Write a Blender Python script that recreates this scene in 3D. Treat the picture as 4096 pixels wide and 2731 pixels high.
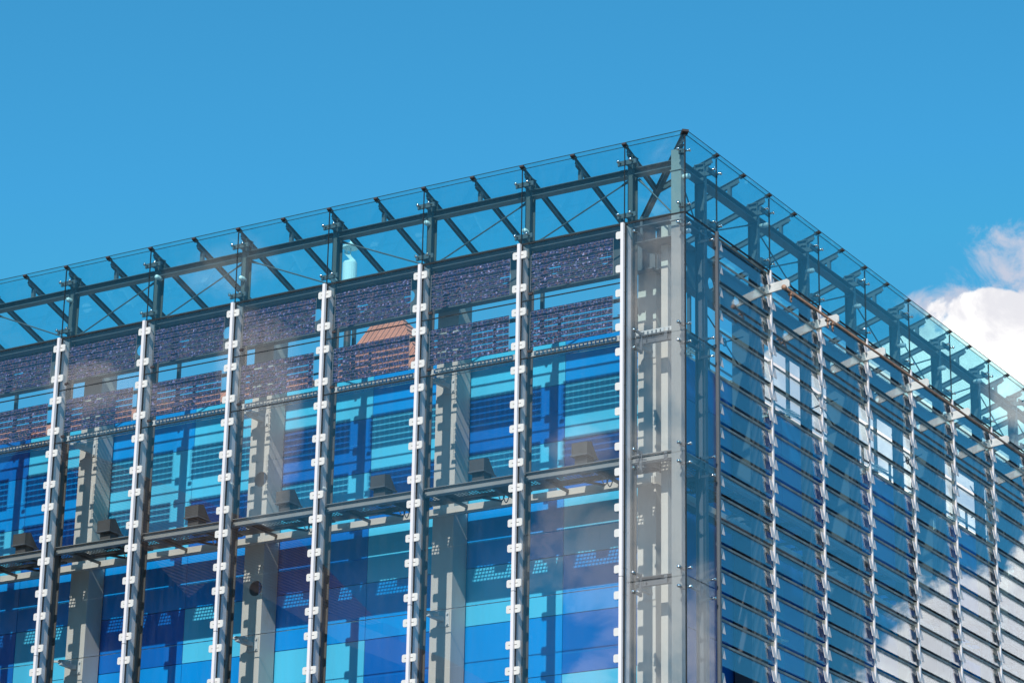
import bpy, bmesh, math, random
from mathutils import Vector, Matrix
random.seed(7)
for o in list(bpy.data.objects): bpy.data.objects.remove(o)
scene = bpy.context.scene
COL = scene.collection

# ------------------------------------------------------------------ camera
FPX, PW, PH = 11521.84, 4096.0, 2731.0
CAM = Vector((27.63147, -52.48487, -24.18087))
YAW, PITCH, ROLL = -0.548486, 0.340980, 0.0184656
cF = Vector((math.sin(YAW)*math.cos(PITCH), math.cos(YAW)*math.cos(PITCH), math.sin(PITCH)))
_r = Vector((math.cos(YAW), -math.sin(YAW), 0)); _u = _r.cross(cF)
cR = math.cos(ROLL)*_r + math.sin(ROLL)*_u
cU = -math.sin(ROLL)*_r + math.cos(ROLL)*_u
cam_d = bpy.data.cameras.new("camera"); cam = bpy.data.objects.new("camera", cam_d); COL.objects.link(cam)
cam_d.sensor_width = 36.0; cam_d.lens = FPX/PW*36.0; cam_d.clip_start = 0.5; cam_d.clip_end = 5000
cam.matrix_world = Matrix(((cR.x, cU.x, -cF.x, CAM.x), (cR.y, cU.y, -cF.y, CAM.y), (cR.z, cU.z, -cF.z, CAM.z), (0, 0, 0, 1)))
scene.camera = cam

def ray(u, v):
    return (cF + cR*((u-PW/2)/FPX) - cU*((v-PH/2)/FPX)).normalized()

# ------------------------------------------------------------------ sun, sky
SUN = Vector((0.24, -1.0, 0.90)).normalized()
sun_el = math.asin(SUN.z)
sun_d = bpy.data.lights.new("sun", 'SUN'); sun_d.energy = 4.4; sun_d.angle = math.radians(0.5); sun_d.color = (1.0, 0.955, 0.88)
sun = bpy.data.objects.new("sun", sun_d); COL.objects.link(sun)
sun.rotation_euler = (-SUN).to_track_quat('-Z', 'Y').to_euler()
scene.view_settings.view_transform = 'Standard'; scene.view_settings.look = 'None'
scene.view_settings.exposure = 0.0; scene.view_settings.gamma = 1.0
scene.cycles.transparent_max_bounces = 64; scene.cycles.max_bounces = 14
scene.cycles.glossy_bounces = 6; scene.cycles.diffuse_bounces = 4
scene.cycles.use_denoising = True

TILT = math.atan2(0.10, 0.55)                                   # louvre tilt
nL = Vector((0, -1, 0)); nR = Vector((math.cos(TILT), 0, math.sin(TILT)))
def refl(d, n): return d - 2*d.dot(n)*n

world = bpy.data.worlds.new("World"); scene.world = world; world.use_nodes = True
wt = world.node_tree; wn = wt.nodes; wl = wt.links
for n in list(wn): wn.remove(n)
w_out = wn.new('ShaderNodeOutputWorld'); w_bg = wn.new('ShaderNodeBackground'); w_bg.inputs[1].default_value = 0.13
sky = wn.new('ShaderNodeTexSky'); sky.sky_type = 'NISHITA'; sky.sun_disc = False
sky.sun_elevation = sun_el; sky.sun_rotation = math.atan2(SUN.x, SUN.y)
sky.air_density = 1.0; sky.dust_density = 0.6; sky.ozone_density = 2.0; sky.altitude = 200
tc = wn.new('ShaderNodeTexCoord')
def wmath(op, a, b=None, c=None, clamp=False):
    n = wn.new('ShaderNodeMath'); n.operation = op; n.use_clamp = clamp
    for i, x in enumerate((a, b, c)):
        if x is None: continue
        if isinstance(x, (int, float)): n.inputs[i].default_value = x
        else: wl.new(x, n.inputs[i])
    return n.outputs[0]
def wdot(vec):
    n = wn.new('ShaderNodeVectorMath'); n.operation = 'DOT_PRODUCT'
    wl.new(tc.outputs['Generated'], n.inputs[0]); n.inputs[1].default_value = vec
    return n.outputs['Value']
def blob(c, ra, rb):                                            # an elliptical cloud core round direction c, radii in radians
    c = c.normalized(); e1 = Vector((c.y, -c.x, 0)).normalized(); e2 = e1.cross(c)
    du = wdot(e1/ra); dv = wdot(e2/rb); fr = wdot(c)
    r2 = wmath('ADD', wmath('MULTIPLY', du, du), wmath('MULTIPLY', dv, dv))
    return wmath('SUBTRACT', wmath('MULTIPLY', wmath('SUBTRACT', 1.0, r2), 1.0), wmath('MULTIPLY', wmath('LESS_THAN', fr, 0.0), 100))
def wnoise(scale, detail, rough=0.55, dist=0.0, off=(0, 0, 0)):
    m = wn.new('ShaderNodeMapping'); m.inputs['Location'].default_value = off
    wl.new(tc.outputs['Generated'], m.inputs[0])
    n = wn.new('ShaderNodeTexNoise'); n.inputs['Scale'].default_value = scale; n.inputs['Detail'].default_value = detail
    n.inputs['Roughness'].default_value = rough; n.inputs['Distortion'].default_value = dist
    wl.new(m.outputs[0], n.inputs['Vector']); return n.outputs[0]
def px(n): return n/FPX
def maxall(l):
    a = l[0]
    for b in l[1:]: a = wmath('MAXIMUM', a, b)
    return a
def sstep(x, lo, hi):
    n = wn.new('ShaderNodeMapRange'); n.interpolation_type = 'SMOOTHSTEP'; n.clamp = True
    wl.new(x, n.inputs[0]); n.inputs[1].default_value = lo; n.inputs[2].default_value = hi; return n.outputs[0]
dense = [blob(ray(u, v), px(a), px(b)) for u, v, a, b in (
    (4000, 1560, 420, 400), (3720, 1560, 330, 300), (4300, 1450, 400, 330), (3400, 1760, 330, 320), (3290, 1600, 300, 250), (3230, 1900, 260, 330), (3210, 1500, 180, 180), (3500, 1600, 300, 260), (3800, 2000, 700, 420), (3960, 1260, 190, 110))]
dense_r = [blob(refl(ray(u, v), nR), px(a), px(b)) for u, v, a, b in (
    (4000, 2560, 620, 420), (3740, 2760, 430, 330), (4330, 2400, 420, 420), (3560, 2800, 240, 150))]
thin = [blob(ray(u, v), px(a), px(b)) for u, v, a, b in (
    (3985, 1050, 230, 150), (4120, 1060, 190, 190), (3830, 1220, 250, 100))]
mirror = [blob(refl(ray(u, v), nL), px(a), px(b)) for u, v, a, b in (
    (2680, 1250, 220, 600), (2650, 2250, 300, 760), (2330, 2130, 230, 360), (2350, 2700, 130, 90), (2340, 1800, 150, 90), (1090, 1680, 120, 360), (900, 1060, 220, 120), (1010, 1420, 150, 180), (420, 1560, 260, 110))]
mirror += [blob(refl(ray(u, v), Vector((1, 0, 0))), px(a), px(b)) for u, v, a, b in ((2810, 2680, 120, 380), (4080, 1640, 160, 200))]
nz = wnoise(46, 9, 0.58, 0.35)
nz2 = wnoise(24, 8, 0.62, 0.6, (3.1, 1.7, 0.4))
m_dense = sstep(wmath('ADD', maxall(dense), wmath('MULTIPLY', wmath('SUBTRACT', nz, 0.5), 2.0)), 0.12, 0.34)
nz4 = wnoise(38, 9, 0.6, 0.5, (5.2, 0.3, 1.9))
m_mir = wmath('MULTIPLY', sstep(wmath('ADD', maxall(mirror), wmath('MULTIPLY', wmath('SUBTRACT', nz4, 0.5), 4.6)), -0.25, 1.0), 0.95)
m_thin = wmath('MULTIPLY', sstep(wmath('ADD', maxall(thin), wmath('MULTIPLY', wmath('SUBTRACT', wnoise(60, 9, 0.6, 0.5, (0.3, 0.9, 2.2)), 0.5), 4.2)), 0.05, 1.15), 0.80)
m_dr = sstep(wmath('ADD', maxall(dense_r), wmath('MULTIPLY', wmath('SUBTRACT', nz, 0.5), 2.0)), 0.10, 0.40)
mx = wn.new('ShaderNodeMix'); mx.data_type = 'RGBA'; mx.blend_type = 'MULTIPLY'; mx.inputs[0].default_value = 1.0
skc = wn.new('ShaderNodeVectorMath'); skc.operation = 'MINIMUM'; wl.new(sky.outputs[0], skc.inputs[0]); skc.inputs[1].default_value = (1.75, 2.55, 4.1)   # an even blue sky without the bright haze round the sun
wl.new(skc.outputs[0], mx.inputs[6]); mx.inputs[7].default_value = (0.31, 1.21, 1.37, 1)
cshade = wn.new('ShaderNodeMix'); cshade.data_type = 'RGBA'
wl.new(sstep(nz2, 0.38, 0.62), cshade.inputs[0]); cshade.inputs[6].default_value = (6.3, 6.3, 6.7, 1); cshade.inputs[7].default_value = (11.6, 11.3, 10.6, 1)
m1 = wn.new('ShaderNodeMix'); m1.data_type = 'RGBA'
wl.new(m_thin, m1.inputs[0]); wl.new(mx.outputs[2], m1.inputs[6]); m1.inputs[7].default_value = (5.2, 5.1, 5.8, 1)
m3 = wn.new('ShaderNodeMix'); m3.data_type = 'RGBA'
wl.new(m_mir, m3.inputs[0]); wl.new(m1.outputs[2], m3.inputs[6]); m3.inputs[7].default_value = (11.4, 11.4, 11.6, 1)
m2 = wn.new('ShaderNodeMix'); m2.data_type = 'RGBA'
wl.new(m_dense, m2.inputs[0]); wl.new(m3.outputs[2], m2.inputs[6]); wl.new(cshade.outputs[2], m2.inputs[7])
m4 = wn.new('ShaderNodeMix'); m4.data_type = 'RGBA'
cs2 = wn.new('ShaderNodeMix'); cs2.data_type = 'RGBA'; wl.new(sstep(nz2, 0.36, 0.64), cs2.inputs[0]); cs2.inputs[6].default_value = (11.5, 11.5, 12.2, 1); cs2.inputs[7].default_value = (16, 15.8, 15.3, 1)
wl.new(m_dr, m4.inputs[0]); wl.new(m2.outputs[2], m4.inputs[6]); wl.new(cs2.outputs[2], m4.inputs[7])
wl.new(m4.outputs[2], w_bg.inputs[0]); wl.new(w_bg.outputs[0], w_out.inputs[0])

# ------------------------------------------------------------------ materials
def newmat(name):
    m = bpy.data.materials.new(name); m.use_nodes = True
    return m, m.node_tree.nodes, m.node_tree.links, m.node_tree.nodes['Principled BSDF']
def paint(name, col, rough=0.5, var=0.12, scale=3.0, metal=0.0, streak=False, spec=0.5):
    m, N, L, P = newmat(name)
    t = N.new('ShaderNodeTexCoord'); mp = N.new('ShaderNodeMapping'); L.new(t.outputs['Object'], mp.inputs[0])
    if streak: mp.inputs['Scale'].default_value = (1, 1, 0.12)
    n = N.new('ShaderNodeTexNoise'); n.inputs['Scale'].default_value = scale; n.inputs['Detail'].default_value = 7; n.inputs['Roughness'].default_value = 0.62
    L.new(mp.outputs[0], n.inputs['Vector'])
    r = N.new('ShaderNodeMapRange'); L.new(n.outputs[0], r.inputs[0]); r.inputs[1].default_value = 0.3; r.inputs[2].default_value = 0.7
    r.inputs[3].default_value = 1-var; r.inputs[4].default_value = 1+var
    mm = N.new('ShaderNodeMix'); mm.data_type = 'RGBA'; mm.blend_type = 'MULTIPLY'; mm.inputs[0].default_value = 1
    mm.inputs[6].default_value = (*col, 1); L.new(r.outputs[0], mm.inputs[7]); L.new(mm.outputs[2], P.inputs['Base Color'])
    P.inputs['Roughness'].default_value = rough; P.inputs['Metallic'].default_value = metal
    P.inputs['Specular IOR Level'].default_value = spec
    return m
def glass(name, tint, r0, dirt=0.0):
    """Clear sheet: Fresnel share of mirror reflection, the rest passes through tinted. Each face of a sheet counts once."""
    m = bpy.data.materials.new(name); m.use_nodes = True; N = m.node_tree.nodes; L = m.node_tree.links; N.clear()
    out = N.new('ShaderNodeOutputMaterial'); tr = N.new('ShaderNodeBsdfTransparent'); gl = N.new('ShaderNodeBsdfGlossy')
    tr.inputs[0].default_value = (*[x**0.5 for x in tint], 1); gl.inputs['Roughness'].default_value = 0.0; gl.inputs[0].default_value = (1, 1, 1, 1)
    g = N.new('ShaderNodeNewGeometry'); d = N.new('ShaderNodeVectorMath'); d.operation = 'DOT_PRODUCT'
    L.new(g.outputs['Incoming'], d.inputs[0]); L.new(g.outputs['Normal'], d.inputs[1])
    def mt(op, a, b):
        n = N.new('ShaderNodeMath'); n.operation = op
        for i, x in enumerate((a, b)):
            if isinstance(x, (int, float)): n.inputs[i].default_value = x
            elif x is not None: L.new(x, n.inputs[i])
        return n.outputs[0]
    c = mt('ABSOLUTE', d.outputs['Value'], None)
    p5 = mt('POWER', mt('SUBTRACT', 1.0, c), 5.0)
    f = mt('ADD', mt('MULTIPLY', p5, 1-r0), r0)
    mx = N.new('ShaderNodeMixShader'); L.new(f, mx.inputs[0]); L.new(tr.outputs[0], mx.inputs[1]); L.new(gl.outputs[0], mx.inputs[2])
    last = mx.outputs[0]
    if dirt:
        t = N.new('ShaderNodeTexCoord'); mp = N.new('ShaderNodeMapping'); L.new(t.outputs['Object'], mp.inputs[0]); mp.inputs['Scale'].default_value = (5, 5, 0.5)
        n = N.new('ShaderNodeTexNoise'); n.inputs['Scale'].default_value = 1.6; n.inputs['Detail'].default_value = 8; n.inputs['Roughness'].default_value = 0.7
        L.new(mp.outputs[0], n.inputs['Vector'])
        r = N.new('ShaderNodeMapRange'); L.new(n.outputs[0], r.inputs[0]); r.inputs[1].default_value = 0.45; r.inputs[2].default_value = 0.8; r.inputs[4].default_value = dirt
        df = N.new('ShaderNodeBsdfDiffuse'); df.inputs[0].default_value = (0.42, 0.42, 0.40, 1)
        m3 = N.new('ShaderNodeMixShader'); L.new(r.outputs[0], m3.inputs[0]); L.new(last, m3.inputs[1]); L.new(df.outputs[0], m3.inputs[2]); last = m3.outputs[0]
    L.new(last, out.inputs[0]); return m
def panelmat(name, col):
    m = paint(name, col, rough=0.22, var=0.13, scale=0.55, spec=0.5, streak=True); return m

MT = dict(
    pale=paint("light_grey_steel", (0.27, 0.27, 0.26), 0.5, 0.12, 2.0, streak=True),
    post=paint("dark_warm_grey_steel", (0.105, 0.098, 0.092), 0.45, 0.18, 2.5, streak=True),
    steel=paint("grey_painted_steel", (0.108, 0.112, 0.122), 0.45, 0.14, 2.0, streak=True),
    dark=paint("dark_grey_steel", (0.075, 0.07, 0.066), 0.45, 0.2, 3.0, streak=True),
    white=paint("white_aluminium", (0.84, 0.775, 0.77), 0.4, 0.04, 1.2, streak=True),
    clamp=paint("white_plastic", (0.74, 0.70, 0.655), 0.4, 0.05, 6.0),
    clamp_r=paint("dimmed_pinkish_white_plastic", (0.60, 0.545, 0.53), 0.45, 0.06, 6.0),  # side clamps: colour darkened to tone down their reflections in the louvres
    seal=paint("black_rubber", (0.012, 0.012, 0.013), 0.6, 0.1),
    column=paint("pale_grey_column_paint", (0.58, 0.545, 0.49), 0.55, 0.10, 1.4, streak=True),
    galv=paint("galvanised_steel", (0.58, 0.58, 0.56), 0.5, 0.16, 5.0),
    chrome=paint("polished_steel", (0.85, 0.82, 0.80), 0.12, 0.03, 3.0, metal=1.0),
    copper=paint("rusty_brown_pipe", (0.36, 0.20, 0.13), 0.5, 0.3, 4.0),
    cap=paint("brown_rubber_cap", (0.05, 0.032, 0.028), 0.5, 0.2),
    beige=paint("weathered_beige_aluminium", (0.34, 0.31, 0.27), 0.5, 0.35, 6.0, streak=False),
    lampglass=paint("milky_lamp_glass", (0.90, 0.90, 0.86), 0.15, 0.02),
    silver=paint("thin_silver_conductor", (0.50, 0.40, 0.37), 0.3, 0.05, metal=0.4),
    g_clear=glass("clear_facade_glass", (0.92, 0.945, 0.95), 0.045, 0.02),
    g_corner=glass("corner_facade_glass", (0.92, 0.95, 0.955), 0.062, 0.03),
    g_side=glass("side_corner_glass", (0.80, 0.91, 0.96), 0.045, 0.02),
    milky=paint("milky_lantern_glass", (0.80, 0.81, 0.78), 0.2, 0.05),
    g_para=glass("parapet_glass", (0.72, 0.955, 0.985), 0.035, 0.015),
    g_can=glass("canopy_glass", (0.62, 0.955, 0.985), 0.065, 0.02),
    g_louv=glass("louvre_glass", (0.76, 0.91, 0.97), 0.12, 0.02),
    p0=panelmat("dark_blue_panel", (0.001, 0.145, 0.53)), p1=panelmat("mid_blue_panel", (0.002, 0.29, 0.76)), p2=panelmat("sky_blue_panel", (0.085, 0.57, 0.84)),
    p3=panelmat("teal_blue_panel", (0.004, 0.24, 0.58)),
    concrete=paint("pale_concrete", (0.42, 0.41, 0.39), 0.8, 0.15, 0.7),
    plaster=paint("brown_plaster", (0.20, 0.095, 0.06), 0.9, 0.25, 1.0),
)
def tile_mat(name, col):
    m, N, L, P = newmat(name)
    t = N.new('ShaderNodeTexCoord'); w = N.new('ShaderNodeTexWave'); w.wave_type = 'BANDS'; w.bands_direction = 'X'
    w.inputs['Scale'].default_value = 1.6; w.inputs['Distortion'].default_value = 0.6; L.new(t.outputs['Object'], w.inputs[0])
    w2 = N.new('ShaderNodeTexWave'); w2.wave_type = 'BANDS'; w2.bands_direction = 'Z'; w2.wave_profile = 'SAW'
    w2.inputs['Scale'].default_value = 1.3; L.new(t.outputs['Object'], w2.inputs[0])
    a = N.new('ShaderNodeMath'); a.operation = 'ADD'; L.new(w.outputs['Fac'], a.inputs[0]); L.new(w2.outputs['Fac'], a.inputs[1])
    b = N.new('ShaderNodeBump'); b.inputs['Strength'].default_value = 0.9; b.inputs['Distance'].default_value = 0.12; L.new(a.outputs[0], b.inputs['Height']); L.new(b.outputs[0], P.inputs['Normal'])
    n = N.new('ShaderNodeTexNoise'); n.inputs['Scale'].default_value = 3; n.inputs['Detail'].default_value = 6; L.new(t.outputs['Object'], n.inputs['Vector'])
    mm = N.new('ShaderNodeMix'); mm.data_type = 'RGBA'; L.new(n.outputs[0], mm.inputs[0])
    mm.inputs[6].default_value = (*[x*0.7 for x in col], 1); mm.inputs[7].default_value = (*[min(1, x*1.3) for x in col], 1)
    L.new(mm.outputs[2], P.inputs['Base Color']); P.inputs['Roughness'].default_value = 0.8; return m
MT['tile'] = tile_mat("salmon_roof_tiles", (0.55, 0.24, 0.15))
MT['tile_dark'] = tile_mat("brown_roof_tiles", (0.22, 0.085, 0.05))
def pv_mat():
    m, N, L, P = newmat("polycrystalline_cells")
    t = N.new('ShaderNodeTexCoord'); oi = N.new('ShaderNodeObjectInfo')
    mp = N.new('ShaderNodeVectorMath'); mp.operation = 'ADD'; L.new(t.outputs['Object'], mp.inputs[0])
    sc = N.new('ShaderNodeVectorMath'); sc.operation = 'SCALE'; sc.inputs[0].default_value = (37, 0, 23); L.new(oi.outputs['Random'], sc.inputs['Scale']); L.new(sc.outputs[0], mp.inputs[1])
    v = N.new('ShaderNodeTexVoronoi'); v.inputs['Scale'].default_value = 27; L.new(mp.outputs[0], v.inputs['Vector'])
    sep = N.new('ShaderNodeSeparateColor'); L.new(v.outputs['Color'], sep.inputs[0])
    cr = N.new('ShaderNodeValToRGB'); L.new(sep.outputs[0], cr.inputs[0]); e = cr.color_ramp
    e.elements[0].position = 0; e.elements[0].color = (0.006, 0.008, 0.03, 1)
    e.elements[1].position = 1; e.elements[1].color = (0.26, 0.24, 0.46, 1)
    for p, c in ((0.35, (0.012, 0.009, 0.045, 1)), (0.6, (0.016, 0.024, 0.16, 1)), (0.8, (0.17, 0.060, 0.055, 1)), (0.92, (0.045, 0.06, 0.18, 1))):
        x = e.elements.new(p); x.color = c
    L.new(cr.outputs[0], P.inputs['Base Color'])
    # random facet tilt
    s1 = N.new('ShaderNodeVectorMath'); s1.operation = 'SUBTRACT'; L.new(v.outputs['Color'], s1.inputs[0]); s1.inputs[1].default_value = (.5, .5, .5)
    s2 = N.new('ShaderNodeVectorMath'); s2.operation = 'SCALE'; L.new(s1.outputs[0], s2.inputs[0]); s2.inputs['Scale'].default_value = 0.48
    g = N.new('ShaderNodeNewGeometry'); s3 = N.new('ShaderNodeVectorMath'); s3.operation = 'ADD'; L.new(s2.outputs[0], s3.inputs[0]); L.new(g.outputs['Normal'], s3.inputs[1])
    s4 = N.new('ShaderNodeVectorMath'); s4.operation = 'NORMALIZE'; L.new(s3.outputs[0], s4.inputs[0]); L.new(s4.outputs[0], P.inputs['Normal'])
    P.inputs['Metallic'].default_value = 0.2; P.inputs['Roughness'].default_value = 0.3
    return m
MT['pv'] = pv_mat()

# ------------------------------------------------------------------ mesh helpers
class MB:
    def __init__(s): s.v = []; s.f = []
    def add(s, vs, fs):
        b = len(s.v); s.v += [tuple(x) for x in vs]; s.f += [tuple(i+b for i in f) for f in fs]
    def box(s, x0, x1, y0, y1, z0, z1):
        s.add([(x0, y0, z0), (x1, y0, z0), (x1, y1, z0), (x0, y1, z0), (x0, y0, z1), (x1, y0, z1), (x1, y1, z1), (x0, y1, z1)],
              [(0, 3, 2, 1), (4, 5, 6, 7), (0, 1, 5, 4), (1, 2, 6, 5), (2, 3, 7, 6), (3, 0, 4, 7)])
    def prism(s, a, b):                                          # two matching polygons joined
        n = len(a); s.add(list(a)+list(b), [tuple(range(n))[::-1], tuple(range(n, 2*n))]+[(i, (i+1) % n, n+(i+1) % n, n+i) for i in range(n)])
    def bar(s, p, q, w, h, up=(0, 0, 1)):
        p = Vector(p); q = Vector(q); d = (q-p).normalized(); u = Vector(up); r = d.cross(u).normalized(); u = r.cross(d)
        o = [r*(w/2)*i+u*(h/2)*j for i, j in ((-1, -1), (1, -1), (1, 1), (-1, 1))]
        s.prism([p+x for x in o], [q+x for x in o])
    def tube(s, p, q, r, n=10, r2=None):
        p = Vector(p); q = Vector(q); d = (q-p).normalized(); a = d.orthogonal().normalized(); b = d.cross(a); r2 = r if r2 is None else r2
        c = [(a*math.cos(t*2*math.pi/n)+b*math.sin(t*2*math.pi/n)) for t in range(n)]
        s.prism([p+x*r for x in c], [q+x*r2 for x in c])
    def ball(s, c, r, n=10, m=6):
        c = Vector(c); vs = []; fs = []
        for i in range(m+1):
            th = math.pi*i/m
            for j in range(n):
                ph = 2*math.pi*j/n; vs.append(c+Vector((math.sin(th)*math.cos(ph), math.sin(th)*math.sin(ph), math.cos(th)))*r)
        for i in range(m):
            for j in range(n): fs.append((i*n+j, i*n+(j+1) % n, (i+1)*n+(j+1) % n, (i+1)*n+j))
        s.add(vs, fs)
    def build(s, name, mat, parent=None, smooth=False):
        me = bpy.data.meshes.new(name); me.from_pydata(s.v, [], s.f)
        bm = bmesh.new(); bm.from_mesh(me); bmesh.ops.remove_doubles(bm, verts=bm.verts, dist=1e-6); bmesh.ops.recalc_face_normals(bm, faces=bm.faces); bm.to_mesh(me); bm.free()
        if smooth:
            for p in me.polygons: p.use_smooth = True
        me.materials.append(MT[mat] if isinstance(mat, str) else mat)
        o = bpy.data.objects.new(name, me); COL.objects.link(o)
        if parent is not None: attach(o, parent)
        return o
def base_of(o):                                                  # every mesh is drawn in world coordinates, only Empties carry a location
    return o.location.copy() if o.parent is None else Vector((0, 0, 0))
def attach(o, parent):
    o.parent = parent; o.matrix_parent_inverse = Matrix.Translation(-base_of(parent))
def thing(name, label, cat, loc=(0, 0, 0), group=None):
    o = bpy.data.objects.new(name, None); o.empty_display_size = 0.3; COL.objects.link(o); o.location = loc; tag(o, label, cat, group); return o
def tag(o, label, cat, group=None):
    o['label'] = label; o['category'] = cat
    if group: o['group'] = group
    return o

# ------------------------------------------------------------------ dimensions (metres; z = 0 at the top of the solar band, outer glass planes at y = 0 and x = 0)
C0, B, HP, S = 1.5465, 2.70, 1.3815, 2.763
ZT, ZB, ZG = -0.055, -25.4, -25.5
NL, NR = 8, 11
def P(side, s, d, z): return (-s, d, z) if side == 'L' else (-d, s, z)
def sbox(mb, side, s0, s1, d0, d1, z0, z1):
    if side == 'L': mb.box(-s1, -s0, d0, d1, z0, z1)
    else: mb.box(-d1, -d0, s0, s1, z0, z1)
def joint(i): return C0+i*B

# ------------------------------------------------------------------ ground
g = MB(); g.box(-1500, 1500, -1500, 1500, ZG-0.5, ZG); o = g.build('ground', paint("pale_paving", (0.15, 0.145, 0.135), 0.9, 0.2, 0.05)); o['kind'] = 'structure'

# ------------------------------------------------------------------ the inner building
WD = 2.50                                                        # depth of the blue wall behind the outer skin
bld = thing('office_building', 'blue panelled office block with pale grey columns standing behind the glass skins', 'building', (-14, 14, ZG))
WTOP = -1.55
# colours of the wall panels, counted from the glass corner; each list runs from the top row down
PANELS = {0: [1, 2, 0, 2, 1, 0, 2, 1], 1: [2, 0, 2, 1, 2, 1, 1, 0], 2: [1, 2, 0, 2, 1, 0, 1, 2], 3: [2, 0, 2, 0, 1, 2, 0, 1],
          4: [2, 2, 0, 1, 2, 1, 0, 2], 5: [1, 2, 2, 1, 0, 1, 2, 0], 6: [2, 1, 0, 1, 2, 2, 1, 0], 7: [0, 1, 2, 1, 0, 2, 1, 1], 8: [2, 0, 1, 2, 1, 1, 0, 1]}
ZROW = [WTOP]+[-2.61-1.38*k for k in range(7)]
s_edges = [1.7865+2.7*k for k in range(9)]
for c in range(8):
    s0, s1 = s_edges[c], s_edges[c+1]
    if c == 0: s0 = WD
    for r in range(7):
        m = MB(); sbox(m, 'L', s0+0.007, s1-0.007, WD, WD+0.05, ZROW[r+1]+0.009, ZROW[r]-0.009)
        m.build('wall_panel', 'p%d' % PANELS[c][r], bld)
ZR = [WTOP, -2.61, -5.37, -8.13, -13.5]
for c in range(11):
    s0, s1 = 1.7865+2.7*c, 1.7865+2.7*(c+1)
    if c == 0: s0 = WD
    for r in range(4):
        m = MB(); sbox(m, 'R', s0+0.007, s1-0.007, WD, WD+0.05, ZR[r+1]+0.009, ZR[r]-0.009)
        m.build('wall_panel', 'p0' if (c*2+r) % 3 else 'p3', bld)
m = MB(); m.box(-23.4, -WD-0.06, WD+0.06, 31.5, ZB, WTOP-0.01); m.build('wall_core', 'seal', bld)
m = MB(); m.box(-23.4, -WD-0.01, WD+0.01, 31.5, WTOP+0.0, WTOP+0.06); m.build('roof', 'galv', bld)
# columns: every second bay line, front face 1.30 m behind the glass
colx = [('L', joint(i)) for i in (2, 4, 6)]+[('R', joint(i)) for i in (2, 4, 6, 8, 10)]
def hole_panel(mb, side, a, b, z0, z1, d0, d1, hs, hz, r):
    """A rectangular plate facing the street with one round hole."""
    n = 24; ring = []; outer = []
    for t in range(n):
        an = 2*math.pi*t/n; ca, sa = math.cos(an), math.sin(an); ring.append((hs+r*ca, hz+r*sa))
        ks = min(((b-hs)/ca if ca > 1e-6 else 1e9), ((a-hs)/ca if ca < -1e-6 else 1e9), ((z1-hz)/sa if sa > 1e-6 else 1e9), ((z0-hz)/sa if sa < -1e-6 else 1e9))
        outer.append((hs+ks*ca, hz+ks*sa))
    for t in range(n):
        u = (t+1) % n; o0, o1 = outer[t], outer[u]; q = [ring[t], o0]
        for c in ((a, z0), (b, z0), (a, z1), (b, z1)):            # go round a corner of the plate where the two rays straddle it
            c0 = math.atan2(c[1]-hz, c[0]-hs) % (2*math.pi); t0 = 2*math.pi*t/n; t1 = 2*math.pi*(t+1)/n
            if t0+1e-6 < c0 < t1-1e-6: q.append(c)
        q += [o1, ring[u]]
        mb.prism([P(side, x, d0, z) for x, z in q], [P(side, x, d1, z) for x, z in q])
def holed_plate(mb, s0, s1, z0, z1, d0, d1, side, holes, r):
    cuts = sorted(holes); edges = [s0]+[(a+b)/2 for a, b in zip(cuts, cuts[1:])]+[s1]
    for k, hs in enumerate(cuts): hole_panel(mb, side, edges[k], edges[k+1], z0, z1, d0, d1, hs, (z0+z1)/2, r)
CD = 1.85
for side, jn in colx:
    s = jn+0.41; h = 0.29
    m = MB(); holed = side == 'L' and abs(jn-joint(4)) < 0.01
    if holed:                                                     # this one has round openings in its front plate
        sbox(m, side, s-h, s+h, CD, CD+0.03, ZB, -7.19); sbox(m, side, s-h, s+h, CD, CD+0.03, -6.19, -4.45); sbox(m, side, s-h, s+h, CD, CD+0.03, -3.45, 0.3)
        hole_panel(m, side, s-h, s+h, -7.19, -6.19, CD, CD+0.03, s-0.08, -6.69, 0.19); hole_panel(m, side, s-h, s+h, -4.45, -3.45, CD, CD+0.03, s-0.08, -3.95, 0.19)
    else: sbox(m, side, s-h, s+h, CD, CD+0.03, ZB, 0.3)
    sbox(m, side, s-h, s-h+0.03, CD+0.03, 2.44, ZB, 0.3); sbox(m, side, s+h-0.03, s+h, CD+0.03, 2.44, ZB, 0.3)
    m.build('column', 'column' if side == 'L' else 'steel', bld)  # shade put into the colour: darker side columns mute their sunlit streaks
    for z in (-2.44, -8.08):
        m = MB(); sbox(m, side, s-0.24, s+0.08, CD-0.02, CD, z-0.17, z+0.17)
        for a in (-0.20, 0.04):
            for b in (-0.12, 0.12): m.tube(P(side, s+a, CD-0.02, z+b), P(side, s+a, CD-0.06, z+b), 0.024, 8)
        m.bar(P(side, s-0.06, CD-0.02, z), P(side, s+0.06, 1.40, z+0.06), 0.11, 0.11)
        m.bar(P(side, s+0.02, 1.42, z+0.08), P(side, s+0.34, 1.36, z+0.11), 0.06, 0.05)
        m.tube(P(side, s+0.16, 1.44, z+0.10), P(side, s-0.12, 1.58, z+0.08), 0.055, 8)
        m.build('cable_anchor', 'galv', bld)
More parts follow.
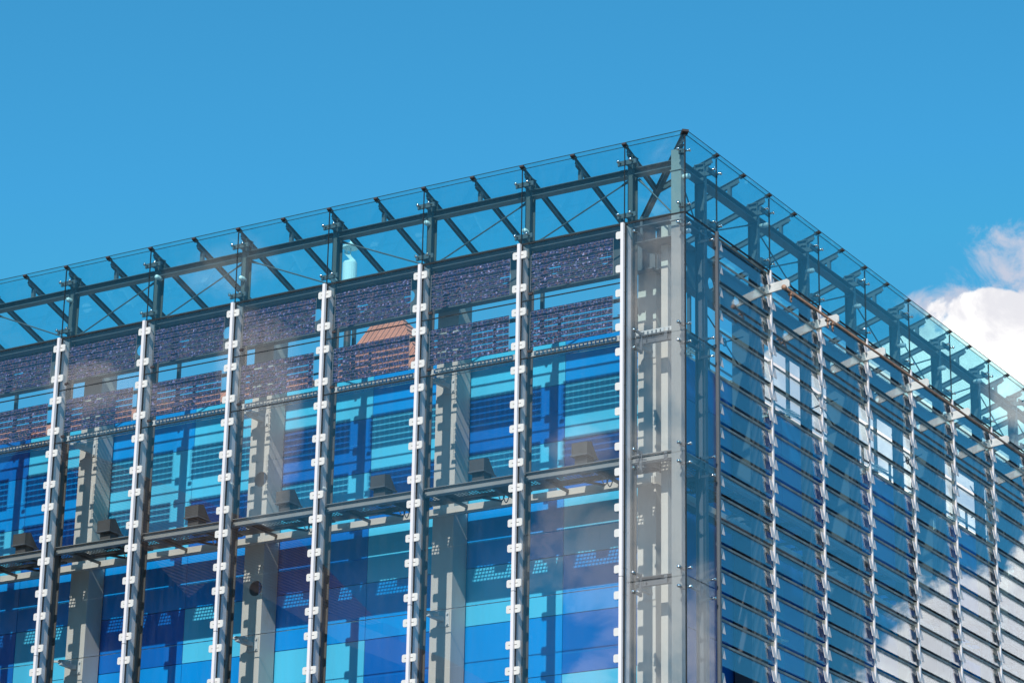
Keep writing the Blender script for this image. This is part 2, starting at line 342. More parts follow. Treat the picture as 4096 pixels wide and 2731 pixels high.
# the corner column cluster
m = MB(); m.box(-2.20, -1.735, 1.85, 1.88, ZB, 0.3); m.box(-2.20, -2.17, 1.88, 2.42, ZB, 0.3); m.box(-1.765, -1.735, 1.88, 2.42, ZB, 0.3); m.build('column', 'column', bld)
m = MB(); m.box(-1.72, -1.35, 2.2, 2.23, ZB, -0.6); m.build('corner_plate', 'post', bld)
m = MB(); m.box(-1.10, -0.93, 0.92, 0.95, ZB, 0.25); m.box(-0.96, -0.93, 0.95, 1.25, ZB, 0.25); m.build('column', 'column', bld)
m = MB(); m.box(-1.42, -1.28, 1.56, 1.58, ZB, -0.65); m.box(-1.30, -1.28, 1.58, 1.9, ZB, -0.65); m.build('column', 'column', bld)
for z in (-2.44, -8.08):
    m = MB(); m.box(-2.04, -1.74, 1.83, 1.85, z-0.17, z+0.17); m.bar((-1.88, 1.83, z), (-1.98, 1.45, z+0.06), 0.11, 0.11); m.tube((-1.95, 1.5, z+0.08), (-1.80, 1.7, z+0.1), 0.055, 8)
    m.build('cable_anchor', 'galv', bld)
# ring girders with round holes at roof level
for side, n in (('L', NL), ('R', NR)):
    m = MB(); s_end = joint(n)
    holes = [1.55+1.35*k+0.01 for k in range(1, int((s_end-1.6)/1.35))]
    holed_plate(m, 1.60, s_end, -0.57, 0.42, 1.56, 1.585, side, [h for h in holes if h < s_end-0.4], 0.16)
    sbox(m, side, 1.60, s_end, 1.46, 1.68, -0.60, -0.57); sbox(m, side, 1.60, s_end, 1.46, 1.68, 0.42, 0.45)
    for k in range(0, n):                                          # web stiffeners
        sbox(m, side, joint(k)+0.33, joint(k)+0.35, 1.48, 1.66, -0.57, 0.42)
    m.build('ring_girder', 'steel', bld)
# roof edge handrail, cables and cross bracing
m = MB()
for side, e in (('L', joint(NL)), ('R', joint(NR))):
    s0 = 3.1
    m.tube(P(side, s0, 2.9, -0.62), P(side, e, 2.9, -0.62), 0.055, 8); m.tube(P(side, s0, 2.9, -1.05), P(side, e, 2.9, -1.05), 0.03, 8)
    k = s0
    while k < e: m.tube(P(side, k, 2.9, -1.5), P(side, k, 2.9, -0.62), 0.04, 8); k += 1.8
m.build('handrail', 'steel', bld)
for k in range(1, NR-1, 2):
    m = MB(); a, b = joint(k)+0.35, joint(k+1)-0.35; c_ = ((a+b)/2, -1.05); 
    for (x, z) in ((a, -0.6), (b, -0.6), (a, -1.52), (b, -1.52)): m.tube(P('R', x, 1.9, z), P('R', *(c_[0], 1.9, c_[1])), 0.018, 6)
    for t in range(10):
        a0, a1 = 2*math.pi*t/10, 2*math.pi*(t+1)/10
        m.tube(P('R', c_[0]+0.09*math.cos(a0), 1.9, c_[1]+0.09*math.sin(a0)), P('R', c_[0]+0.09*math.cos(a1), 1.9, c_[1]+0.09*math.sin(a1)), 0.02, 6)
    m.build('cross_brace', 'dark', bld)
# slim posts of the roof glazing behind
for side, e in (('R', NR), ('L', NL)):
    for k in range(1, e):
        m = MB(); sbox(m, side, joint(k)+0.95, joint(k)+1.03, 2.62, 2.70, -1.49, 0.4); m.build('roof_post', 'steel', bld)
# perforated cover sheets on the roof edge
for side, e in (('L', NL), ('R', NR)):
    for k in range(0, e):
        s = joint(k)+0.45; m = MB()
        for a in range(6):
            for b in range(4):
                sbox(m, side, s+a*0.12, s+a*0.12+0.075, 2.35+b*0.13, 2.35+b*0.13+0.09, -1.36, -1.35)
        m.build('perforated_sheet', 'galv', bld)
m = MB()
m.tube((-joint(NL), 1.38, -7.98), (-1.5, 1.38, -7.98), 0.010, 6); m.build('safety_cable', 'chrome', bld); m = MB()
m.tube((-joint(NL), 1.38, -2.34), (-1.5, 1.38, -2.34), 0.010, 6)
m.build('safety_cable', 'chrome', bld)

# ------------------------------------------------------------------ walkway between the skins
wk = thing('maintenance_walkway', 'grey steel maintenance walkway with open grating between the glass skin and blue wall', 'walkway', (-8, 1.2, -5.6))
for side, e in (('L', joint(NL)), ('R', joint(NR))):
    m = MB(); zc = -5.41
    sbox(m, side, 0.5, e, 0.36, 0.385, zc-0.16, zc-0.012); sbox(m, side, 0.5, e, 0.30, 0.46, zc-0.012, zc); sbox(m, side, 0.5, e, 0.30, 0.46, zc-0.172, zc-0.16)
    m.build('edge_beam', 'pale', wk)
    m = MB(); sbox(m, side, 1.75, e, 1.72, 1.745, zc-0.20, zc-0.03); sbox(m, side, 1.75, e, 1.66, 1.80, zc-0.212, zc-0.20); m.build('rear_beam', 'column', wk)
    m = MB(); sbox(m, side, 1.78, e, 1.80, 2.33, zc-0.05, zc-0.03); m.build('rear_plate', 'dark', wk)
    k = 1.2
    while k < e:
        m = MB(); sbox(m, side, k, k+0.06, 0.46, 1.72, zc-0.12, zc-0.06); k += 1.35; m.build('cross_beam', 'dark', wk)
    m = MB()                                                      # solid deck round the open windows of the grating
    sbox(m, side, 0.5, e, 0.46, 0.66, zc-0.045, zc-0.03); sbox(m, side, 0.5, e, 1.12, 1.48, zc-0.045, zc-0.03)
    i = -1
    while C0+i*B < e:
        s = C0+i*B
        for w0, w1 in ((0.62, 1.02), (2.25, 2.70)):
            if s+w1 > 0.5: sbox(m, side, max(0.5, s+w0), min(e, s+w1), 0.66, 1.12, zc-0.045, zc-0.03)
        for w0, w1 in ((0.0, 0.62), (1.02, 2.25)):
            w = max(0.5, s+w0); we = min(e, s+w1); g2 = MB()
            while w < we-0.02:
                sbox(g2, side, w, w+0.022, 0.66, 1.12, zc-0.040, zc-0.031); w += 0.092
            if we > 0.5 and s+w0 < e:
                for d in (0.66, 0.75, 0.84, 0.93, 1.02, 1.10): sbox(g2, side, max(0.5, s+w0), we, d, d+0.022, zc-0.0405, zc-0.0305)
                g2.build('grating', 'dark', wk)
        i += 1
    m.build('deck', 'dark', wk)
    k = 0
    while joint(k) < e-1:                                          # solid pans in the grating, cables hanging under them
        s = joint(k); m = MB()
        sbox(m, side, s+0.35, s+0.75, 1.16, 1.26, zc-0.14, zc-0.09); sbox(m, side, s+1.35, s+2.1, 1.18, 1.25, zc-0.12, zc-0.08); m.bar(P(side, s+1.6, 1.1, zc-0.14), P(side, s+1.3, 1.5, zc-0.16), 0.07, 0.04)
        for a, r in ((0.9, 0.12), (1.02, 0.09)):
            pts = [P(side, s+a+0.2*t/6, 1.2, zc-0.08-r*2*math.sin(math.pi*t/6)) for t in range(7)]
            for p_, q_ in zip(pts, pts[1:]): m.tube(p_, q_, 0.012, 6)
        k += 1
        m.build('tray', 'dark', wk)

def floodlight(s):
    t = thing('floodlight', 'x', 'floodlight', (-s, 0.75, -5.3), 'floodlights standing on the walkway')
    prof = [(0.72, -5.04), (0.72, -4.75), (0.92, -4.70), (1.22, -5.04)]
    m = MB(); m.prism([(-s-0.20, d, z) for d, z in prof], [(-s+0.20, d, z) for d, z in prof]); m.build('housing', 'dark', t)
    m = MB(); m.prism([(-s-0.215, 0.695, -5.06), (-s-0.215, 0.695, -5.03), (-s-0.215, 1.24, -5.03), (-s-0.215, 1.24, -5.06)], [(-s+0.215, 0.695, -5.06), (-s+0.215, 0.695, -5.03), (-s+0.215, 1.24, -5.03), (-s+0.215, 1.24, -5.06)]); m.build('rim', 'steel', t)
    m = MB(); m.box(-s-0.16, -s+0.16, 0.80, 1.12, -5.40, -5.06); m.build('foot', 'dark', t)
    return t
words = ['nearest the glass corner', 'second from the glass corner', 'third from the glass corner', 'fourth from the glass corner', 'fifth from the glass corner', 'sixth from the glass corner', 'seventh from the glass corner']
for i in range(7):
    f = floodlight(joint(i)+1.52); f['label'] = 'dark wedge-shaped floodlight on the walkway, %s' % words[i]

# ------------------------------------------------------------------ the two outer skins
front = thing('glass_facade', 'sunlit front skin of clear glass panes clamped to slim white mullions', 'glass facade', (-9, 0, ZG))
side_f = thing('louvre_facade', 'shaded side skin of tilted glass louvres running away from the corner', 'glass facade', (0, 14, ZG))
FAC = {'L': front, 'R': side_f}
def hpost(mb, side, s, z0, z1):
    sbox(mb, side, s-0.045, s+0.080, 0.30, 0.320, z0, z1); sbox(mb, side, s-0.045, s+0.080, 0.53, 0.550, z0, z1); sbox(mb, side, s+0.005, s+0.030, 0.320, 0.53, z0, z1)
def bracket(side, s, z, post, bolts=(-0.155, 0.155)):
    m = MB(); sbox(m, side, s-0.235, s+0.235, 0.10, 0.15, z-0.055, z+0.055); sbox(m, side, s-0.03, s+0.03, 0.15, 0.30, z-0.06, z+0.05)
    b = m.build('glass_bracket', 'steel', post)
    return b
def bolt(mb, side, s, z, d=0.0):
    mb.tube(P(side, s, d+0.10, z), P(side, s, d-0.03, z), 0.022, 8); mb.tube(P(side, s, d-0.022, z), P(side, s, d-0.05, z), 0.042, 12, 0.03)
ZBOT = -13.9
for side, n in (('L', NL), ('R', NR)):
    F = FAC[side]
    for i in range(n+1):
        s = joint(i)
        m = MB(); hpost(m, side, s, ZBOT, 1.72)
        sbox(m, side, s-0.06, s+0.095, 0.29, 0.56, 1.72, 1.74)
        post = m.build('post', 'post' if side == 'L' else 'steel', F)
        for z in (1.49, 0.20):
            bracket(side, s, z, post)
            for q in (-0.155, 0.155):
                m = MB(); bolt(m, side, s+q, z); m.build('bolt', 'chrome', post, True)
    # dark cable strip and conduit on each post under the solar band
    # beams between the posts
    for (z0, z1) in ((1.235, 1.40), (-0.06, 0.12)):
        for i in range(-1, n):
            m = MB()
            a = joint(i)+0.09 if i >= 0 else 0.48; b = joint(i+1)-0.055
            sbox(m, side, a, b, 0.40, 0.415, z0+0.018, z1-0.014); sbox(m, side, a, b, 0.27, 0.50, z0, z0+0.018); sbox(m, side, a, b, 0.28, 0.50, z1-0.014, z1)
            m.build('top_beam', 'steel', F)
    # corner bay beams at every storey
    for k in range(1, 6):
        z = -S*k; m = MB()
        sbox(m, side, 0.47, C0-0.12, 0.40, 0.415, z-0.07, z+0.11); sbox(m, side, 0.47, C0-0.12, 0.32, 0.415, z-0.085, z-0.07); sbox(m, side, 0.47, C0-0.12, 0.32, 0.415, z+0.11, z+0.125)
        sbox(m, side, 0.62, 0.70, 0.30, 0.32, z-0.09, z+0.10)
        m.bar(P(side, C0-0.13, 0.36, z+0.02), P(side, C0-0.38, 0.36, z-0.04), 0.05, 0.10)
        m.build('corner_beam', 'steel', F)
    # diagonal brace rods in the parapet
    pat = ['d', 'u', 'u', 'd', 'd', 'u', 'u', 'd', 'd'] if side == 'L' else ['u', 'd', 'x', 'd', 'u', 'x', 'd', 'x', 'u', 'd', 'x', 'd']
    for i in range(-1, n):
        r_ = (joint(i)+0.14 if i >= 0 else 0.50); l_ = joint(i+1)-0.14; k_ = pat[i+1] if i+1 < len(pat) else 'u'
        segs = []
        if k_ in 'ux': segs.append((l_, 0.12, r_, 1.16))
        if k_ in 'dx': segs.append((l_, 1.16, r_, 0.12))
        for a, za, b, zb in segs:
            m = MB(); m.tube(P(side, a, 0.43, za), P(side, b, 0.43, zb), 0.018, 8)
            p0 = Vector(P(side, a, 0.43, za)); p1 = Vector(P(side, b, 0.43, zb)); dd = (p1-p0).normalized()
            m.tube(p0, p0+dd*0.22, 0.036, 8, 0.02); m.tube(p1, p1-dd*0.22, 0.036, 8, 0.02)
            m.build('brace_rod', 'steel', F)
    # parapet panes
    for i in range(-1, n):
        a = joint(i)+0.008 if i >= 0 else 0.012; b = joint(i+1)-0.008
        m = MB(); sbox(m, side, a, b, 0, 0.016, -0.02, 1.825); m.build('parapet_pane', 'g_para', F)
    for i in range(n):
        m = MB(); s = joint(i); sbox(m, side, s-0.0065, s+0.0065, -0.004, 0.03, -0.02, 1.80); m.build('joint_seal', 'seal', F)
    m = MB(); sbox(m, side, 0.03, joint(n), -0.006, 0.026, -0.062, -0.030)
    m.build('joint_seal', 'seal', F)
    # corner bay panes, one per storey
    for k in range(0, 5):
        z1 = ZT-0.012-S*k; z0 = ZT-S*(k+1)+0.012
        m = MB(); sbox(m, side, 0.03, C0-0.09, 0, 0.016, z0, z1); m.build('corner_pane', 'g_corner' if side == 'L' else 'g_side', F)
    for k in range(0, 6):
        z = ZT-S*k
        for q in ((z+0.20, z-0.22) if k else (z-0.22,)):
            for x, x0, x1, d1 in ((0.17, 0.15, 0.19, 0.24), (C0-0.27, C0-0.29, C0-0.25, 0.30)):
                m = MB(); bolt(m, side, x, q); bo = m.build('bolt', 'chrome', F, True)
                m = MB(); sbox(m, side, x0, x1, 0.10, d1, q-0.03, q+0.03); m.build('spacer', 'steel', bo)
        m = MB(); sbox(m, side, C0-0.30, C0-0.24, 0.301, 0.34, z-0.26, z+0.24); m.build('bolt_plate', 'steel', F)
    for z in (1.49, 0.20):
        m = MB(); bolt(m, side, 0.17, z); bo = m.build('bolt', 'chrome', F, True); m = MB(); sbox(m, side, 0.13, 0.21, 0.10, 0.24, z-0.05, z+0.05); m.build('spacer', 'steel', bo)
m = MB(); m.box(-0.477, -0.234, 0.234, 0.477, ZBOT, 1.62)
m.box(-0.50, -0.21, 0.21, 0.50, 1.1, 1.125); m.box(-0.50, -0.21, 0.21, 0.50, -0.10, -0.075)
m.build('corner_post', 'pale', front)
m = MB(); m.prism([(-0.5, 0.5, -0.34), (-1.55, 0.5, -0.34), (-1.55, 1.22, -0.34), (-1.2, 1.5, -0.34), (-0.5, 1.5, -0.34)], [(-0.5, 0.5, -0.32), (-1.55, 0.5, -0.32), (-1.55, 1.22, -0.32), (-1.2, 1.5, -0.32), (-0.5, 1.5, -0.32)]); m.build('corner_shade_plate', 'steel', front)  # plate added to cast shade on the corner columns below
m = MB(); m.box(-0.022, 0.004, -0.004, 0.022, ZBOT, 1.83); m.build('corner_seal', 'seal', front)

# perforated strip under the solar band
m = MB()
for i in range(-1, NL):
    a = joint(i)+0.10 if i >= 0 else 0.42; b = joint(i+1)-0.10
    sbox(m, 'L', a, b, 0.36, 0.375, -2.555, -2.53); sbox(m, 'L', a, b, 0.36, 0.375, -2.665, -2.64)
    k = a
    while k < b-0.05:
        sbox(m, 'L', k, min(k+0.065, b), 0.36, 0.375, -2.64, -2.555); k += 0.105
    sbox(m, 'L', a, b, 0.375, 0.47, -2.665, -2.65)
m.build('perforated_strip', 'galv', front)

# white mullions with clamps
SLOTS = []; CLUMP = {}
def clamp_pair(mb, s, z, left=True, right=True, y=-0.03):
    for sg, on in ((-1, left), (1, right)):
        if not on: continue
        x0, x1 = s+sg*0.044, s+sg*0.184; a, b = min(x0, x1), max(x0, x1); c = 0.025; h = 0.088
        q = [(a, z-h), (b-c, z-h), (b, z-h+c), (b, z+h-c), (b-c, z+h), (a, z+h)] if sg > 0 else [(b, z-h), (a+c, z-h), (a, z-h+c), (a, z+h-c), (a+c, z+h), (b, z+h)]
        mb.prism([(-x, y-0.022, w) for x, w in q], [(-x, y+0.012, w) for x, w in q])
for i in range(NL+1):
    s = joint(i)
    mb = MB(); w0 = 0.036; mb.box(-s-w0, -s+w0, -0.105, -0.03, ZBOT, -0.05); mb.box(-s-0.02, -s+0.02, -0.03, 0.29, ZBOT, -0.06)
    mul = mb.build('mullion', 'white', front)
    mb = MB(); mb.box(-s+0.021, -s+0.05, -0.005, 0.02, ZBOT, -0.06); mb.box(-s-0.05, -s-0.021, -0.005, 0.02, ZBOT, -0.06); mb.box(-s-w0-0.002, -s+w0+0.002, -0.107, -0.028, -8.215, -8.205); mb.build('joint_seal', 'seal', mul)
    for k in range(0, 8):
        for z in (ZT-HP*k-0.262, ZT-HP*(k+1)+0.315):
            if i > 6 or z < -11.2: continue
            # s grows away from the corner: the side nearer the corner carries no plate on the last mullion
            for lft in (True, False):
                if lft is False and i == 0: continue
                mb = MB(); clamp_pair(mb, s, z, not lft, lft) if i == 0 else clamp_pair(mb, s, z, lft, not lft)
                if i <= 3: mb.build('clamp', 'clamp', mul)
                else: CLUMP.setdefault(mul, []).append(mb)
            mb = MB()
            for sg in (-1, 1):
                if sg > 0 and i == 0: continue
                a_, b_ = sorted((s+sg*0.04, s+sg*0.105)); mb.box(-b_, -a_, -0.0545, -0.0515, z-0.005, z+0.005)
            SLOTS.append((mb, mul))
for mul in dict.fromkeys(m_ for _, m_ in SLOTS):
    mb = MB()
    for b_, m_ in SLOTS:
        if m_ is mul: mb.add(b_.v, b_.f)
    o = mb.build('clamp_slot', 'seal', mul); o['kind'] = 'stuff'
for mul, bs in CLUMP.items():
    mb = MB()
    for b_ in bs: mb.add(b_.v, b_.f)
    o = mb.build('clamp', 'clamp', mul); o['kind'] = 'stuff'
# clear panes and solar panels
for i in range(NL):
    a, b = joint(i)+0.052, joint(i+1)-0.052
    for k in range(2, 9):
        m = MB(); sbox(m, 'L', a, b, 0, 0.016, ZT-HP*(k+1)+0.006, ZT-HP*k-0.006); m.build('glass_pane', 'g_clear', front)

pv_w = B-0.104
def solar_proto():
    t = thing('solar_panel', 'x', 'solar panel', (0, 0, 0), 'solar panels in two rows along the top of the front skin')
    m = MB(); m.box(-pv_w/2, pv_w/2, 0, 0.016, -HP+0.012, -0.012); m.build('glass_pane', 'g_clear', t)
    # six rows of cells; local x runs along the facade, panel top at z = 0
    m = MB(); ln = MB(); x0, x1 = -1.056, 1.050
    for r in range(6):
        zt = -0.262-0.1505*r; zb = zt-0.122
        cw = (x1-x0)/15
        for c in range(15): m.box(x0+c*cw+0.0035, x0+(c+1)*cw-0.0035, 0.024, 0.029, zb, zt)
        for z in (zt-0.032, zt-0.09): ln.box(x0-0.03, x1, 0.0195, 0.0235, z-0.0026, z+0.0026)
    m.build('solar_cells', 'pv', t); 
    ln.box(x0-0.034, x0-0.026, 0.0195, 0.0235, -1.16, -0.29); ln.box(x1+0.012, x1+0.018, 0.0195, 0.0235, -1.16, -0.27)
    ln.build('conductor', 'silver', t)
    m = MB(); m.box(x0-0.075, x0+0.035, 0.0, 0.05, -1.255, -1.20); m.box(x0-0.075, x0+0.035, -0.01, 0.0, -1.255, -1.20)
    m.build('junction_box', 'cap', t)
    m = MB(); m.box(-pv_w/2+0.0, pv_w/2, -0.004, 0.03, -HP-0.010, -HP+0.010); m.build('edge_seal', 'seal', t)
    return t
sp0 = solar_proto(); kids = list(sp0.children)
nth = ['bay beside the glass corner', 'second bay from the glass corner', 'third bay from the glass corner', 'fourth bay from the glass corner', 'fifth bay from the glass corner', 'sixth bay from the glass corner', 'seventh bay from the glass corner', 'eighth bay from the glass corner']
first = True
for i in range(NL):
    for k in range(2):
        if first: r = sp0; first = False
        else:
            r = sp0.copy(); COL.objects.link(r)
            for ch in kids:
                c2 = ch.copy(); COL.objects.link(c2); c2.parent = r
        r.location = (-(joint(i)+B/2), 0, ZT-HP*k)
        r['label'] = '%s blue solar panel in the %s' % (('upper', 'lower')[k], nth[i])

# ------------------------------------------------------------------ side louvres
LS = S/5
xt, xb = -0.100, 0.000
for j in range(NR+1):
    s = joint(j)
    mb = MB(); mb.box(-0.01, 0.03, s-0.028, s+0.028, ZBOT, -0.02); 
    if j == 0: mb.box(-0.02, 0.06, s-0.10, s-0.03, ZBOT, -0.02)
    mul = mb.build('mullion', 'white' if j else 'steel', side_f)
    cl = MB(); wd = MB()
    for k in range(0, 20):
        z = -0.30-LS*k
        for sg in (-1, 1):
            if sg < 0 and j == 0: continue
            a, b = sorted((s+sg*0.036, s+sg*0.185))
            hz = 0.13; xo = (xt+xb)/2+0.058
            top = [(xo-0.025, a, z+hz), (xo-0.025, b, z+hz), (xo+0.025, b, z-hz), (xo+0.025, a, z-hz)]
            cl.prism(top, [(x+0.016, y, w) for x, y, w in top])
        zt = -0.02-LS*k
        if j: wd.prism([(0.0, s-0.05, zt-0.03), (-0.10, s-0.05, zt-0.03), (-0.02, s-0.05, zt-0.33)], [(0.0, s-0.02, zt-0.03), (-0.10, s-0.02, zt-0.03), (-0.02, s-0.02, zt-0.33)])
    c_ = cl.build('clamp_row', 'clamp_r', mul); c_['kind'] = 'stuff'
    if j: w_ = wd.build('louvre_bracket', 'beige', mul); w_['kind'] = 'stuff'
def louvre(mg, mr, j, k):
    a, b = joint(j)+0.045, joint(j+1)-0.045; z1 = -0.02-LS*k+0.0; z0 = z1-LS
    z1 -= 0.03
    mg.prism([(xt, a, z1), (xt, b, z1), (xb, b, z0), (xb, a, z0)], [(xt-0.014, a, z1-0.004), (xt-0.014, b, z1-0.004), (xb-0.014, b, z0-0.004), (xb-0.014, a, z0-0.004)])
    mr.box(xt+0.008, xt+0.020, a, b, z1-0.040, z1+0.010)
cnt = 0
rg, rr = MB(), MB()
todo = sorted([(j, k) for j in range(NR) for k in range(18)], key=lambda t: t[0]*1.0+abs(t[1]-6)*0.05)
for j, k in todo:
    if j <= 5 and 0 <= k <= 15:
        g_, r_ = MB(), MB(); louvre(g_, r_, j, k); lo = g_.build('glass_louvre', 'g_louv', side_f); r_.build('louvre_rail', 'beige', lo); cnt += 1
    else: louvre(rg, rr, j, k)
far = rg.build('glass_louvre', 'g_louv', side_f); far['kind'] = 'stuff'
fr = rr.build('louvre_rail', 'beige', far); fr['kind'] = 'stuff'

# ------------------------------------------------------------------ canopy over the parapet
can = thing('glass_canopy', 'glass canopy on grey steel rafters sloping inward round the roof edge', 'canopy', (-1.5, 1.5, 0.9))
HC, SL, DC = 1.895, 0.326, 3.0
def cz(d): return HC-SL*d
for side, n in (('L', NL), ('R', NR)):
    for i in range(-1, n):
        a = joint(i)+0.006 if i >= 0 else 0.0; b = joint(i+1)-0.006
        poly = [(a, -0.03), (b, -0.03)]
        if b <= DC: poly += [(b, b)] + ([(a, a)] if a > 0 else [])
        else: poly += [(b, DC)] + ([(a, DC)] if a >= DC else [(DC, DC), (a, a)])
        m = MB(); m.prism([P(side, s, d, cz(d)+0.004) for s, d in poly], [P(side, s, d, cz(d)+0.022) for s, d in poly]); m.build('canopy_pane', 'g_can', can)
    for k in range(0, 2*n+1):
        s = C0+k*B/2; de = min(DC+0.1, s-0.02)
        m = MB(); m.bar(P(side, s, 0.09, cz(0.09)-0.005), P(side, s, de, cz(de)-0.005), 0.075, 0.014); m.bar(P(side, s, 0.12, cz(0.12)-0.07), P(side, s, de, cz(de)-0.07), 0.02, 0.12)
        m.bar(P(side, s, 0.16, cz(0.16)-0.135), P(side, s, de, cz(de)-0.135), 0.075, 0.012)
        zt = cz(0.36)-0.14
        z0 = 1.40 if k % 2 else 1.60
        sbox(m, side, s-0.045, s+0.045, 0.32, 0.40, z0, zt); sbox(m, side, s-0.006, s+0.006, 0.28, 0.46, zt-0.01, zt+0.05)
        rf = m.build('rafter', 'steel', can)
        m = MB(); m.bar(P(side, s, -0.045, cz(-0.045)-0.012), P(side, s, 0.10, cz(0.10)-0.012), 0.10, 0.055); m.build('end_cap', 'cap', rf)
MT['edge'] = paint("dark_green_glass_edge", (0.02, 0.05, 0.055), 0.3, 0.1)
m = MB(); m.box(-joint(NL), 0.03, -0.036, -0.030, HC+0.010, HC+0.028); m.box(0.030, 0.036, -0.03, joint(NR), HC+0.010, HC+0.028)
m.box(-joint(NL), -0.03, 0.001, 0.015, 1.825, 1.836); m.box(-0.015, -0.001, 0.03, joint(NR), 1.825, 1.836)
m.build('edge_trim', 'edge', can)
m = MB(); m.bar((-0.08, 0.08, cz(0.08)-0.01), (-DC, DC, cz(DC)-0.01), 0.11, 0.014); m.bar((-0.1, 0.1, cz(0.1)-0.09), (-DC, DC, cz(DC)-0.09), 0.03, 0.15); m.bar((-0.16, 0.16, cz(0.16)-0.17), (-DC, DC, cz(DC)-0.17), 0.11, 0.014)
hip = m.build('hip_rafter', 'steel', can)
m = MB(); m.bar((0.035, -0.035, cz(-0.035)-0.012), (-0.09, 0.09, cz(0.09)-0.012), 0.15, 0.06); m.build('end_cap', 'cap', hip)

# ------------------------------------------------------------------ small lamps on the posts
def lamp(loc, label, side):
    t = thing('bulkhead_lamp', label, 'lamp', loc, 'round lamps fixed to the posts')
    x, y, z = loc; out = Vector((0, -1, 0)) if side == 'L' else Vector((1, 0, 0))
    p = Vector(loc)
    m = MB(); m.tube(p-out*0.14, p-out*0.02, 0.045, 10, 0.065); m.build('socket', 'galv', t, True)
    m = MB(); m.tube(p-out*0.02, p+out*0.03, 0.06, 12); m.ball(p+out*0.04, 0.062); m.build('lamp_glass', 'lampglass', t, True)
for s, z, lb in ((4.278, 0.38, 'low on the parapet post beside the first solar panels'), (6.988, 1.10, 'high on the second white-topped parapet post from the corner'), (9.617, 0.15, 'at the foot of the parapet post right of the white lantern'),
                 (12.346, 0.68, 'halfway up the parapet post left of the white lantern'), (14.962, 1.18, 'on the parapet post two bays left of the white lantern'), (17.787, 1.08, 'on the leftmost parapet post'),
                 (4.278, -4.884, 'just above the walkway on the second mullion from the corner'), (9.672, -5.037, 'just above the walkway on the fourth mullion from the corner'), (12.376, -4.549, 'above the walkway on the fifth mullion from the corner'), (17.854, -5.459, 'at walkway level on the leftmost mullion'), (4.305, -7.512, 'below the walkway on the second mullion from the corner')):
    lamp((-s, 0.24, z), 'milky round lamp %s' % lb, 'L')
for s, z, lb in ((0.339, 0.951, 'upper one on the tall corner post'), (0.354, -0.363, 'lower one on the tall corner post'), (4.296, 1.164, 'on the second post right of the corner'), (6.774, 0.853, 'on the third post right of the corner'),
                 (9.484, 0.819, 'on the fourth post right of the corner'), (12.201, 0.634, 'on the fifth post right of the corner'), (14.812, 0.811, 'on the sixth post right of the corner'), (17.3, 1.201, 'on the seventh post right of the corner')):
    lamp((-0.14, s, z), 'milky round lamp facing the shaded side, %s' % lb, 'R')

# ------------------------------------------------------------------ cleaning rail along the side skin
rail = thing('cleaning_rail', 'rusty brown pipe rail on white brackets along the top of the louvres', 'rail', (0.45, 14, -0.8))
RX, RZ = 0.47, -0.60
m = MB(); m.tube((RX, 4.02, RZ), (RX, 30, RZ), 0.029, 12); m.tube((RX, 3.97, RZ), (RX, 4.03, RZ), 0.06, 12); m.build('pipe', 'copper', rail, True)
for j in range(1, NR):
    s = joint(j); m = MB(); y0, y1 = s-0.075, s-0.035
    q = [(-0.62, -0.60), (-0.52, -0.66), (0.42, -0.55), (0.52, -0.52), (0.52, -0.38), (0.46, -0.33), (-0.44, -0.43), (-0.62, -0.52)]
    m.prism([(x, y0, z) for x, z in q], [(x, y1, z) for x, z in q]); m.box(RX-0.02, RX+0.02, y0-0.02, y1+0.02, -0.56, -0.47)
    m.build('bracket', 'galv', rail)
for s in (4.35, 6.35, 6.62):
    m = MB()
    m.box(RX-0.05, RX+0.05, s-0.05, s+0.05, RZ-0.09, RZ-0.04); m.tube((RX, s, RZ-0.09), (RX, s, RZ-0.16), 0.03, 8)
    for t in range(8):
        a0, a1 = 2*math.pi*t/8, 2*math.pi*(t+1)/8
        m.tube((RX, s+0.04*math.cos(a0), RZ-0.20+0.05*math.sin(a0)), (RX, s+0.04*math.cos(a1), RZ-0.20+0.05*math.sin(a1)), 0.012, 6)
    m.build('hook', 'copper', rail)

# ------------------------------------------------------------------ white lantern on the roof
lt = thing('rooftop_lantern', 'white cylindrical lantern with a pointed cap behind the parapet glass', 'lantern', (-11.77, 4.0, -1.5))
LX, LY = -11.775, 4.0
m = MB(); m.tube((LX, LY, 1.64), (LX, LY, 2.24), 0.19, 20); m.tube((LX, LY, 2.24), (LX, LY, 2.28), 0.19, 20, 0.16); m.build('body', 'lampglass', lt)
m = MB(); m.tube((LX, LY, 2.28), (LX, LY, 2.67), 0.178, 20); m.build('glass_cylinder', glass("lantern_glass", (0.95, 0.97, 0.97), 0.05), lt)
m = MB(); m.tube((LX, LY, 2.66), (LX, LY, 2.71), 0.215, 20); m.tube((LX, LY, 2.71), (LX, LY, 2.82), 0.21, 20, 0.05); m.tube((LX, LY, 2.82), (LX, LY, 2.96), 0.02, 8); m.build('cap', 'lampglass', lt)
m = MB(); m.bar((LX-0.16, LY-0.02, 2.60), (LX+0.13, LY+0.02, 2.26), 0.03, 0.09); m.tube((LX, LY, 2.12), (LX, LY, 2.66), 0.02, 8); m.build('reflector', 'lampglass', lt)
m = MB(); m.tube((LX, LY, 1.60), (LX, LY, 1.64), 0.20, 16); m.tube((LX, LY, 1.38), (LX, LY, 1.60), 0.17, 16); m.tube((LX, LY, -1.45), (LX, LY, 1.38), 0.09, 12)
m.build('stand', 'dark', lt)

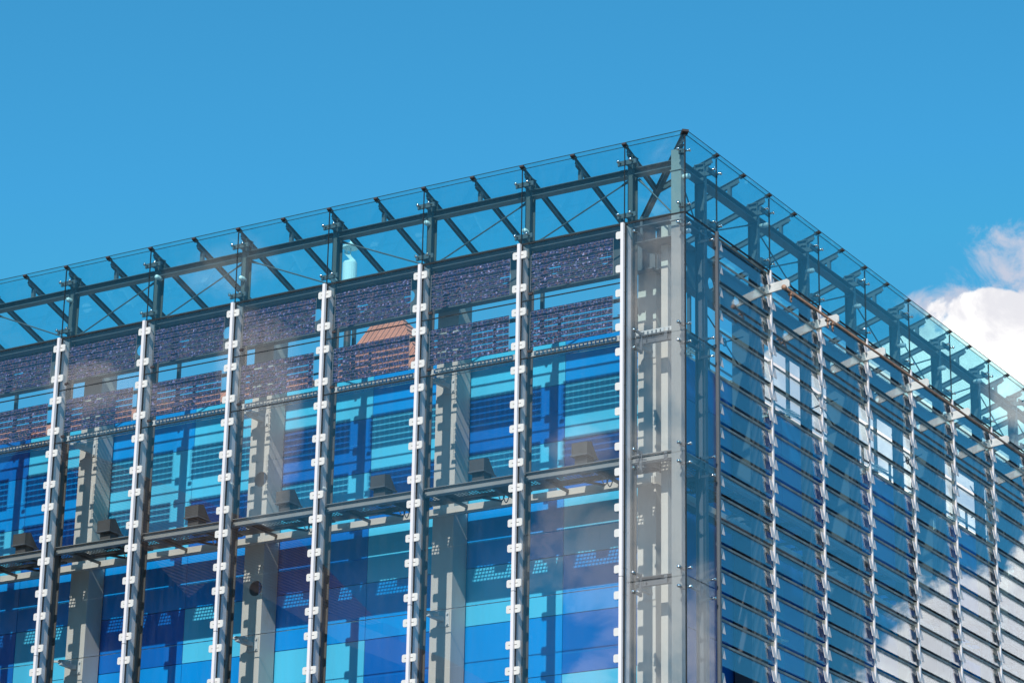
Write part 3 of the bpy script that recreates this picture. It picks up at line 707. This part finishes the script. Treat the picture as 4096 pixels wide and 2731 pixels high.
# ------------------------------------------------------------------ tiled houses beyond the roof
def house(name, label, x0, x1, y0, y1, ze, zr, rx0, rx1, wall, tile):
    t = thing(name, label, 'house', ((x0+x1)/2, (y0+y1)/2, ZG))
    m = MB(); m.box(x0+0.3, x1-0.3, y0+0.3, y1-0.3, ZB-0.1, ze-0.02); m.build('wall', wall, t)
    ym = (y0+y1)/2
    m = MB(); v = [(x0, y0, ze), (x1, y0, ze), (x1, y1, ze), (x0, y1, ze), (rx0, ym, zr), (rx1, ym, zr)]
    m.add(v, [(0, 1, 5, 4), (2, 3, 4, 5), (1, 2, 5), (3, 0, 4), (3, 2, 1, 0)]); m.build('roof', tile, t)
    return t
house('tiled_house', 'house with a salmon tiled hip roof rising behind the solar panels', -19.2, -15.4, 13.2, 18.0, 2.55, 5.6, -18.9, -17.9, 'concrete', 'tile')
house('tiled_house', 'lower house with salmon tiles behind the leftmost solar panels', -36.0, -20.2, 13.2, 19.0, 1.9, 4.5, -34.0, -21.6, 'concrete', 'tile')
# houses across the street, seen only as reflections in the front skin
def gable_house(label, x0, x1, y0, y1, ze, zr, wall, tile):
    t = thing('gabled_house', label, 'house', ((x0+x1)/2, (y0+y1)/2, ZG)); xm = (x0+x1)/2
    m = MB(); m.prism([(x0, y0, ZB-0.1), (x1, y0, ZB-0.1), (x1, y0, ze), (xm, y0, zr), (x0, y0, ze)], [(x0, y1, ZB-0.1), (x1, y1, ZB-0.1), (x1, y1, ze), (xm, y1, zr), (x0, y1, ze)]); m.build('wall', wall, t)
    m = MB(); sl = (zr-ze)/(x1-xm)
    for sx, xa in ((1, x1), (-1, x0)):
        m.prism([(xm, y0-0.4, zr+0.05), (xa+sx*0.5, y0-0.4, ze-0.5*sl+0.05), (xa+sx*0.5, y0-0.4, ze-0.5*sl+0.35), (xm, y0-0.4, zr+0.35)],
                [(xm, y1+0.4, zr+0.05), (xa+sx*0.5, y1+0.4, ze-0.5*sl+0.05), (xa+sx*0.5, y1+0.4, ze-0.5*sl+0.35), (xm, y1+0.4, zr+0.35)])
    m.build('roof', tile, t)
    m = MB(); m.box(x0+2, x0+3, y0+1, y0+2, ze, zr+1.2); m.build('chimney', wall, t)
    return t
YR = -15.0
def mirr(u, v, Y=15.0):
    d = ray(u, v); t = (Y-CAM.y)/d.y; return CAM+d*t
pa, pd, pf, ph = mirr(383, 1734), mirr(759, 2419), mirr(952, 2388), mirr(1169, 2490)
zr1 = pa.z; xm1 = pa.x; hw = pd.x-pa.x
gable_house('tall brown gabled house with dark tiles across the street', xm1-hw*1.6-2.0, xm1+hw, YR-14, YR, pd.z, pd.z+(pa.z-pd.z)*1.0, 'plaster', 'tile_dark')
gable_house('lower brown gabled house across the street', pd.x-3.0, ph.x+1.2, YR-12.5, YR-0.5, ph.z-0.8, pd.z+0.6, 'plaster', 'tile_dark')
